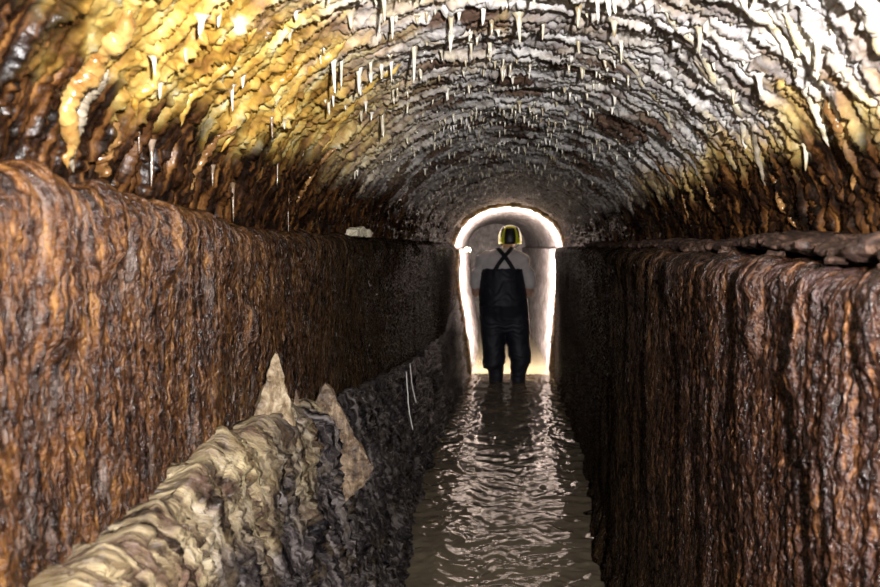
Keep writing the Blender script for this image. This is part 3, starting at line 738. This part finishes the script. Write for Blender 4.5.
def person():
    root = bpy.data.objects.new('person', None); C.objects.link(root)
    tag(root, 'person in dark bib waders and yellow helmet wading away through the arch, seen from behind', 'person')
    PX, PY = 0.0, 9.0
    root.location = (-0.04, PY, -0.10)
    ox, oy, oz = 0.04, 0.0, 0.10                     # from channel coordinates (x, y - 9, z) to the person's own
    skin = simple('skin', (0.50, 0.30, 0.22), 0.55, 0.12)
    shirt_m = simple('shirt_cloth', (0.62, 0.58, 0.57), 0.85, 0.12, 14)
    wader_m = simple('wader_cloth', (0.012, 0.013, 0.022), 0.6, 0.4, 12, 0.2)
    strap_m = simple('strap_webbing', (0.010, 0.010, 0.014), 0.7, 0.2)
    yel_m = simple('helmet_yellow', (0.62, 0.70, 0.03), 0.35, 0.08)
    blk_m = simple('helmet_black', (0.012, 0.012, 0.012), 0.45, 0.2)
    hair_m = simple('hair', (0.05, 0.035, 0.025), 0.7, 0.3, 80)
    def S(l): return [(x + ox, y + oy, z + oz, *r) for x, y, z, *r in l]
    # --- body, one surface: trunk, neck, head with face, arms, hands, legs
    bm = bmesh.new()
    loft(bm, S([(-.05, .0, .62, .17, .12), (-.05, .0, .80, .185, .13), (-.06, .02, .98, .175, .12), (-.06, .06, 1.16, .20, .13), (-.055, .10, 1.28, .19, .12), (-.03, .14, 1.36, .10, .09)]))
    limb(bm, S([(-.03, .13, 1.32, .075), (.0, .17, 1.40, .062), (.015, .21, 1.46, .06)]))
    hx, hy, hz = .02, .25, 1.50
    ball(bm, (hx + ox, hy + oy, hz + oz), (.078, .098, .105))
    ball(bm, (hx + ox, hy + .03 + oy, hz - .065 + oz), (.055, .068, .055))                    # jaw
    limb(bm, S([(hx, hy + .09, hz + .005, .008), (hx, hy + .112, hz - .03, .014), (hx, hy + .10, hz - .045, .012)]), 8)   # nose
    for s in (-1, 1):
        ball(bm, (hx + s * .08 + ox, hy - .005 + oy, hz - .015 + oz), (.014, .022, .034), 10)  # ear
    # arms hang from rounded shoulders, elbows out, forearms forward to the lamp
    arms = {-1: [(-.20, .09, 1.29, .075), (-.285, .07, 1.24, .066), (-.325, .03, 1.12, .055), (-.338, .01, 1.0, .055), (-.327, .06, .92, .053), (-.285, .15, .93, .040), (-.225, .26, 1.04, .032)],
            1: [(.10, .09, 1.29, .075), (.175, .07, 1.24, .066), (.215, .03, 1.12, .055), (.228, .01, 1.0, .055), (.217, .06, .92, .053), (.165, .15, .93, .040), (.105, .26, 1.04, .032)]}
    for s, A in arms.items(): limb(bm, S(A))
    for s in (-1, 1):
        wx, wy, wz = arms[s][-1][:3]
        cx = -.065; inx = (1 if s < 0 else -1)
        palm = (wx + inx * .035, wy + .05, wz + .035)
        limb(bm, S([(wx, wy, wz, .03), (*palm, .036), (palm[0] + inx * .02, palm[1] + .02, palm[2] + .02, .03)]), 10)
        for f in range(4):
            L = (.75, .95, 1.0, .85)[f]; zz = palm[2] + .035 - .022 * f
            limb(bm, S([(palm[0] + inx * .01, palm[1] + .02, zz, .0095), (palm[0] + inx * .035 * L, palm[1] + .045, zz, .009),
                        (palm[0] + inx * .06 * L, palm[1] + .04, zz, .0085), (palm[0] + inx * .068 * L, palm[1] + .015, zz, .007)]), 8)
        limb(bm, S([(palm[0], palm[1] - .01, palm[2] + .03, .012), (palm[0] + inx * .03, palm[1] - .02, palm[2] + .05, .010), (palm[0] + inx * .05, palm[1] - .005, palm[2] + .055, .008)]), 8)
    for x0, x1 in ((-.14, -.12), (.06, .10)):
        limb(bm, S([(x0, 0, .70, .11), (x0 - .005, .02, .45, .075), (x1, .0, .30, .058), (x1, -.01, .05, .042), (x1, -.005, -.04, .042)]))
        limb(bm, S([(x1, -.04, -.055, .036), (x1, .08, -.06, .036), (x1, .16, -.065, .026)]), 10)
    body = fuse('body', bm, 0.008, 3, skin, root)
    for s in (-1, 1):
        b2 = bmesh.new(); ball(b2, (hx + s * .03 + ox, hy + .085 + oy, hz + .012 + oz), (.012, .010, .009), 10)
        me = bpy.data.meshes.new('eye'); b2.to_mesh(me); b2.free(); link('eye', me, simple('eye_white', (.7, .7, .68), .2, .05), body)
    b2 = bmesh.new(); ball(b2, (hx + ox, hy + .088 + oy, hz - .072 + oz), (.024, .010, .007), 10)
    me = bpy.data.meshes.new('mouth'); b2.to_mesh(me); b2.free(); link('mouth', me, simple('lips', (.42, .16, .14), .5, .05), body)
    # --- hair at the nape
    b2 = bmesh.new(); ball(b2, (hx + ox, hy - .012 + oy, hz + .0 + oz), (.083, .098, .085), 18)
    bmesh.ops.bisect_plane(b2, geom=b2.verts[:] + b2.edges[:] + b2.faces[:], plane_co=(0, hy + .03 + oy, 0), plane_no=(0, 1, 0), clear_outer=True)
    me = bpy.data.meshes.new('hair'); b2.to_mesh(me); b2.free()
    for p in me.polygons: p.use_smooth = True
    link('hair', me, hair_m, root)
    # --- shirt
    bm = bmesh.new()
    loft(bm, S([(-.06, .02, .90, .20, .15), (-.06, .03, 1.02, .225, .155), (-.06, .05, 1.14, .245, .165), (-.06, .08, 1.24, .25, .16), (-.055, .10, 1.31, .215, .145), (-.045, .12, 1.36, .15, .12), (-.02, .15, 1.395, .085, .085)]))
    limb(bm, S([(-.18, .09, 1.28, .10), (-.27, .07, 1.235, .098), (-.318, .035, 1.12, .082), (-.336, .012, 1.01, .064), (-.334, .02, .97, .058)]))
    limb(bm, S([(.06, .09, 1.28, .10), (.155, .07, 1.235, .098), (.207, .035, 1.12, .082), (.227, .012, 1.01, .064), (.224, .02, .97, .058)]))
    fuse('shirt', bm, 0.010, 8, shirt_m, root, 0.004, 400)
    # --- bib waders: bib, seat, baggy legs, boots
    bm = bmesh.new()
    loft(bm, S([(-.06, .04, 1.175, .225, .185), (-.06, .03, 1.10, .238, .195), (-.055, .0, .95, .245, .20), (-.045, -.015, .80, .262, .215), (-.042, -.005, .68, .258, .170), (-.03, .0, .56, .235, .135), (-.03, .0, .50, .18, .11)]))
    limb(bm, S([(-.150, -.01, .78, .145), (-.155, -.005, .66, .145), (-.155, .0, .52, .135), (-.148, -.005, .38, .122), (-.14, -.01, .26, .120), (-.142, -.015, .19, .126), (-.142, -.015, .165, .122), (-.125, -.01, .14, .088), (-.118, -.005, .05, .080), (-.118, 0, -.02, .076), (-.118, 0, -.09, .075)]), 18)
    limb(bm, S([(.068, -.01, .78, .145), (.078, -.005, .66, .145), (.098, .0, .52, .135), (.115, -.005, .38, .118), (.125, -.01, .27, .125), (.135, -.015, .21, .112), (.12, -.015, .15, .094), (.112, -.005, .05, .080), (.108, -.01, -.02, .074), (.108, -.01, -.09, .073)]), 18)
    for x in (-.118, .108): limb(bm, S([(x, -.02, -.05, .062), (x, .10, -.055, .058), (x, .19, -.06, .045)]), 12)
    fuse('waders', bm, 0.010, 9, wader_m, root, 0.006, 410)['label'] = 'dark navy bib waders with boots'
    # --- crossed straps
    def strap(pts):
        n = 24; pts = np.array([(x + ox, y + oy, z + oz) for x, y, z in pts]); t = np.linspace(0, 1, n); s_ = np.linspace(0, 1, len(pts))
        P = np.stack([np.interp(t, s_, pts[:, i]) for i in range(3)], -1)
        T = np.gradient(P, axis=0); T /= np.linalg.norm(T, axis=1)[:, None]
        W = np.cross(T, np.array([0, -1.0, .35])); W /= np.linalg.norm(W, axis=1)[:, None]; N = np.cross(W, T)
        V = np.stack([P + W * .021 + N * .004, P - W * .021 + N * .004, P - W * .021 - N * .004, P + W * .021 - N * .004], 1)
        return link('strap', raw_mesh('strap', V, grid_quads(n, 4, True), False), strap_m, root)
    strap([(-.135, -.150, 1.16), (-.09, -.125, 1.235), (-.035, -.085, 1.305), (.02, -.02, 1.365), (.045, .06, 1.395), (.05, .16, 1.38), (.03, .235, 1.30)])
    strap([(.06, -.150, 1.16), (.015, -.125, 1.235), (-.035, -.093, 1.305), (-.09, -.02, 1.368), (-.115, .06, 1.392), (-.12, .16, 1.37), (-.12, .235, 1.28)])
    # --- wrist band
    b2 = bmesh.new(); limb(b2, S([(-.312, .085, .925, .052), (-.290, .14, .93, .047)]), 16)
    me = bpy.data.meshes.new('wrist_band'); b2.to_mesh(me); b2.free(); link('wrist_band', me, blk_m, root)
    # --- helmet: ribbed yellow shell with a black rear panel, rim and buckle
    hc = Vector((.02 + ox, .235 + oy, 1.495 + oz))
    def shell(name, fsel, grow, mat, parent):
        nu, nv = 40, 16
        V = np.zeros((nv, nu, 3)); 
        for i in range(nv):
            el = math.pi / 2 * (1 - i / (nv - 1)) - (0.0 if i < nv - 1 else 0)
            for j in range(nu):
                az = 2 * math.pi * j / nu
                rx, ry, rz = .122 + grow, .145 + grow, .142 + grow
                V[i, j] = (hc.x + rx * math.cos(el) ** .8 * math.cos(az), hc.y + ry * math.cos(el) ** .8 * math.sin(az), hc.z - .01 + rz * math.sin(el))
        # straight skirt below the equator
        low = V[-1].copy(); low[:, 2] -= .055; low[:, 0] = hc.x + (low[:, 0] - hc.x) * .97
        low[:, 2] += .03 * np.clip((low[:, 1] - hc.y) / .14, 0, 1)
        V = np.concatenate([V, ((V[-1] + low) / 2)[None], low[None]], 0)
        q = grid_quads(nv + 2, nu, True)
        if fsel is not None:
            cc = V.reshape(-1, 3)[q].mean(1); q = q[[bool(fsel(c)) for c in cc]]
        me = raw_mesh(name, V, q[:, ::-1]); o = link(name, me, mat, parent)
        sd = o.modifiers.new('t', 'SOLIDIFY'); sd.thickness = .006; sd.offset = 0
        return o
    hel = shell('helmet', None, 0, yel_m, root); hel['label'] = 'yellow climbing helmet'
    shell('rear_panel', lambda c: abs(c[0] - hc.x) < .05 and c[1] < hc.y - .03 and hc.z - .07 < c[2] < hc.z + .10, .007, blk_m, hel)
    for dx in (-.085, .085):
        shell('vent', lambda c: abs(c[0] - hc.x - dx) < .014 and c[2] > hc.z + .0 and abs(c[1] - hc.y) < .10, .004, blk_m, hel)
    for s in (-1, 1):
        b2 = bmesh.new(); limb(b2, S([(.02 + s * .10, .20, 1.46, .008), (.02 + s * .088, .22, 1.42, .008), (.02 + s * .05, .27, 1.385, .008), (.02, .29, 1.375, .008)]), 8)
        me = bpy.data.meshes.new('chin_strap'); b2.to_mesh(me); b2.free(); link('chin_strap', me, blk_m, hel)
    return root
person()

# ------------------------------------------------------------------ the lamp the person carries
def hand_lamp():
    root = bpy.data.objects.new('hand_lamp', None); C.objects.link(root); root.location = (-.06, 9.36, 1.11)
    tag(root, 'hand lamp held in front of the wading person', 'lamp')
    blk = simple('lamp_black', (0.02, 0.02, 0.02), 0.5, 0.2)
    bm = bmesh.new(); limb(bm, [(0, -.05, 0, .03), (0, .03, 0, .034), (0, .05, 0, .05), (0, .085, 0, .058)], 18)
    me = bpy.data.meshes.new('housing'); bm.to_mesh(me); bm.free(); link('housing', me, blk, root)
    t = NT('lamp_lens'); t.set(Base_Color=(1, 1, 1), Emission_Color=(1, .95, .85), Emission_Strength=40.0)
    bm = bmesh.new(); limb(bm, [(0, .0851, 0, .052), (0, .088, 0, .045)], 18)
    me = bpy.data.meshes.new('lens'); bm.to_mesh(me); bm.free(); link('lens', me, t.m, root)
    l = lamp('lamp_light', 'SPOT', (-.06, 9.47, 1.13), 760.0, (1.0, 0.91, 0.74), 0.05)
    l.data.spot_size = R(178); l.data.spot_blend = 0.05
    l.rotation_euler = (R(90), 0, 0)
hand_lamp()
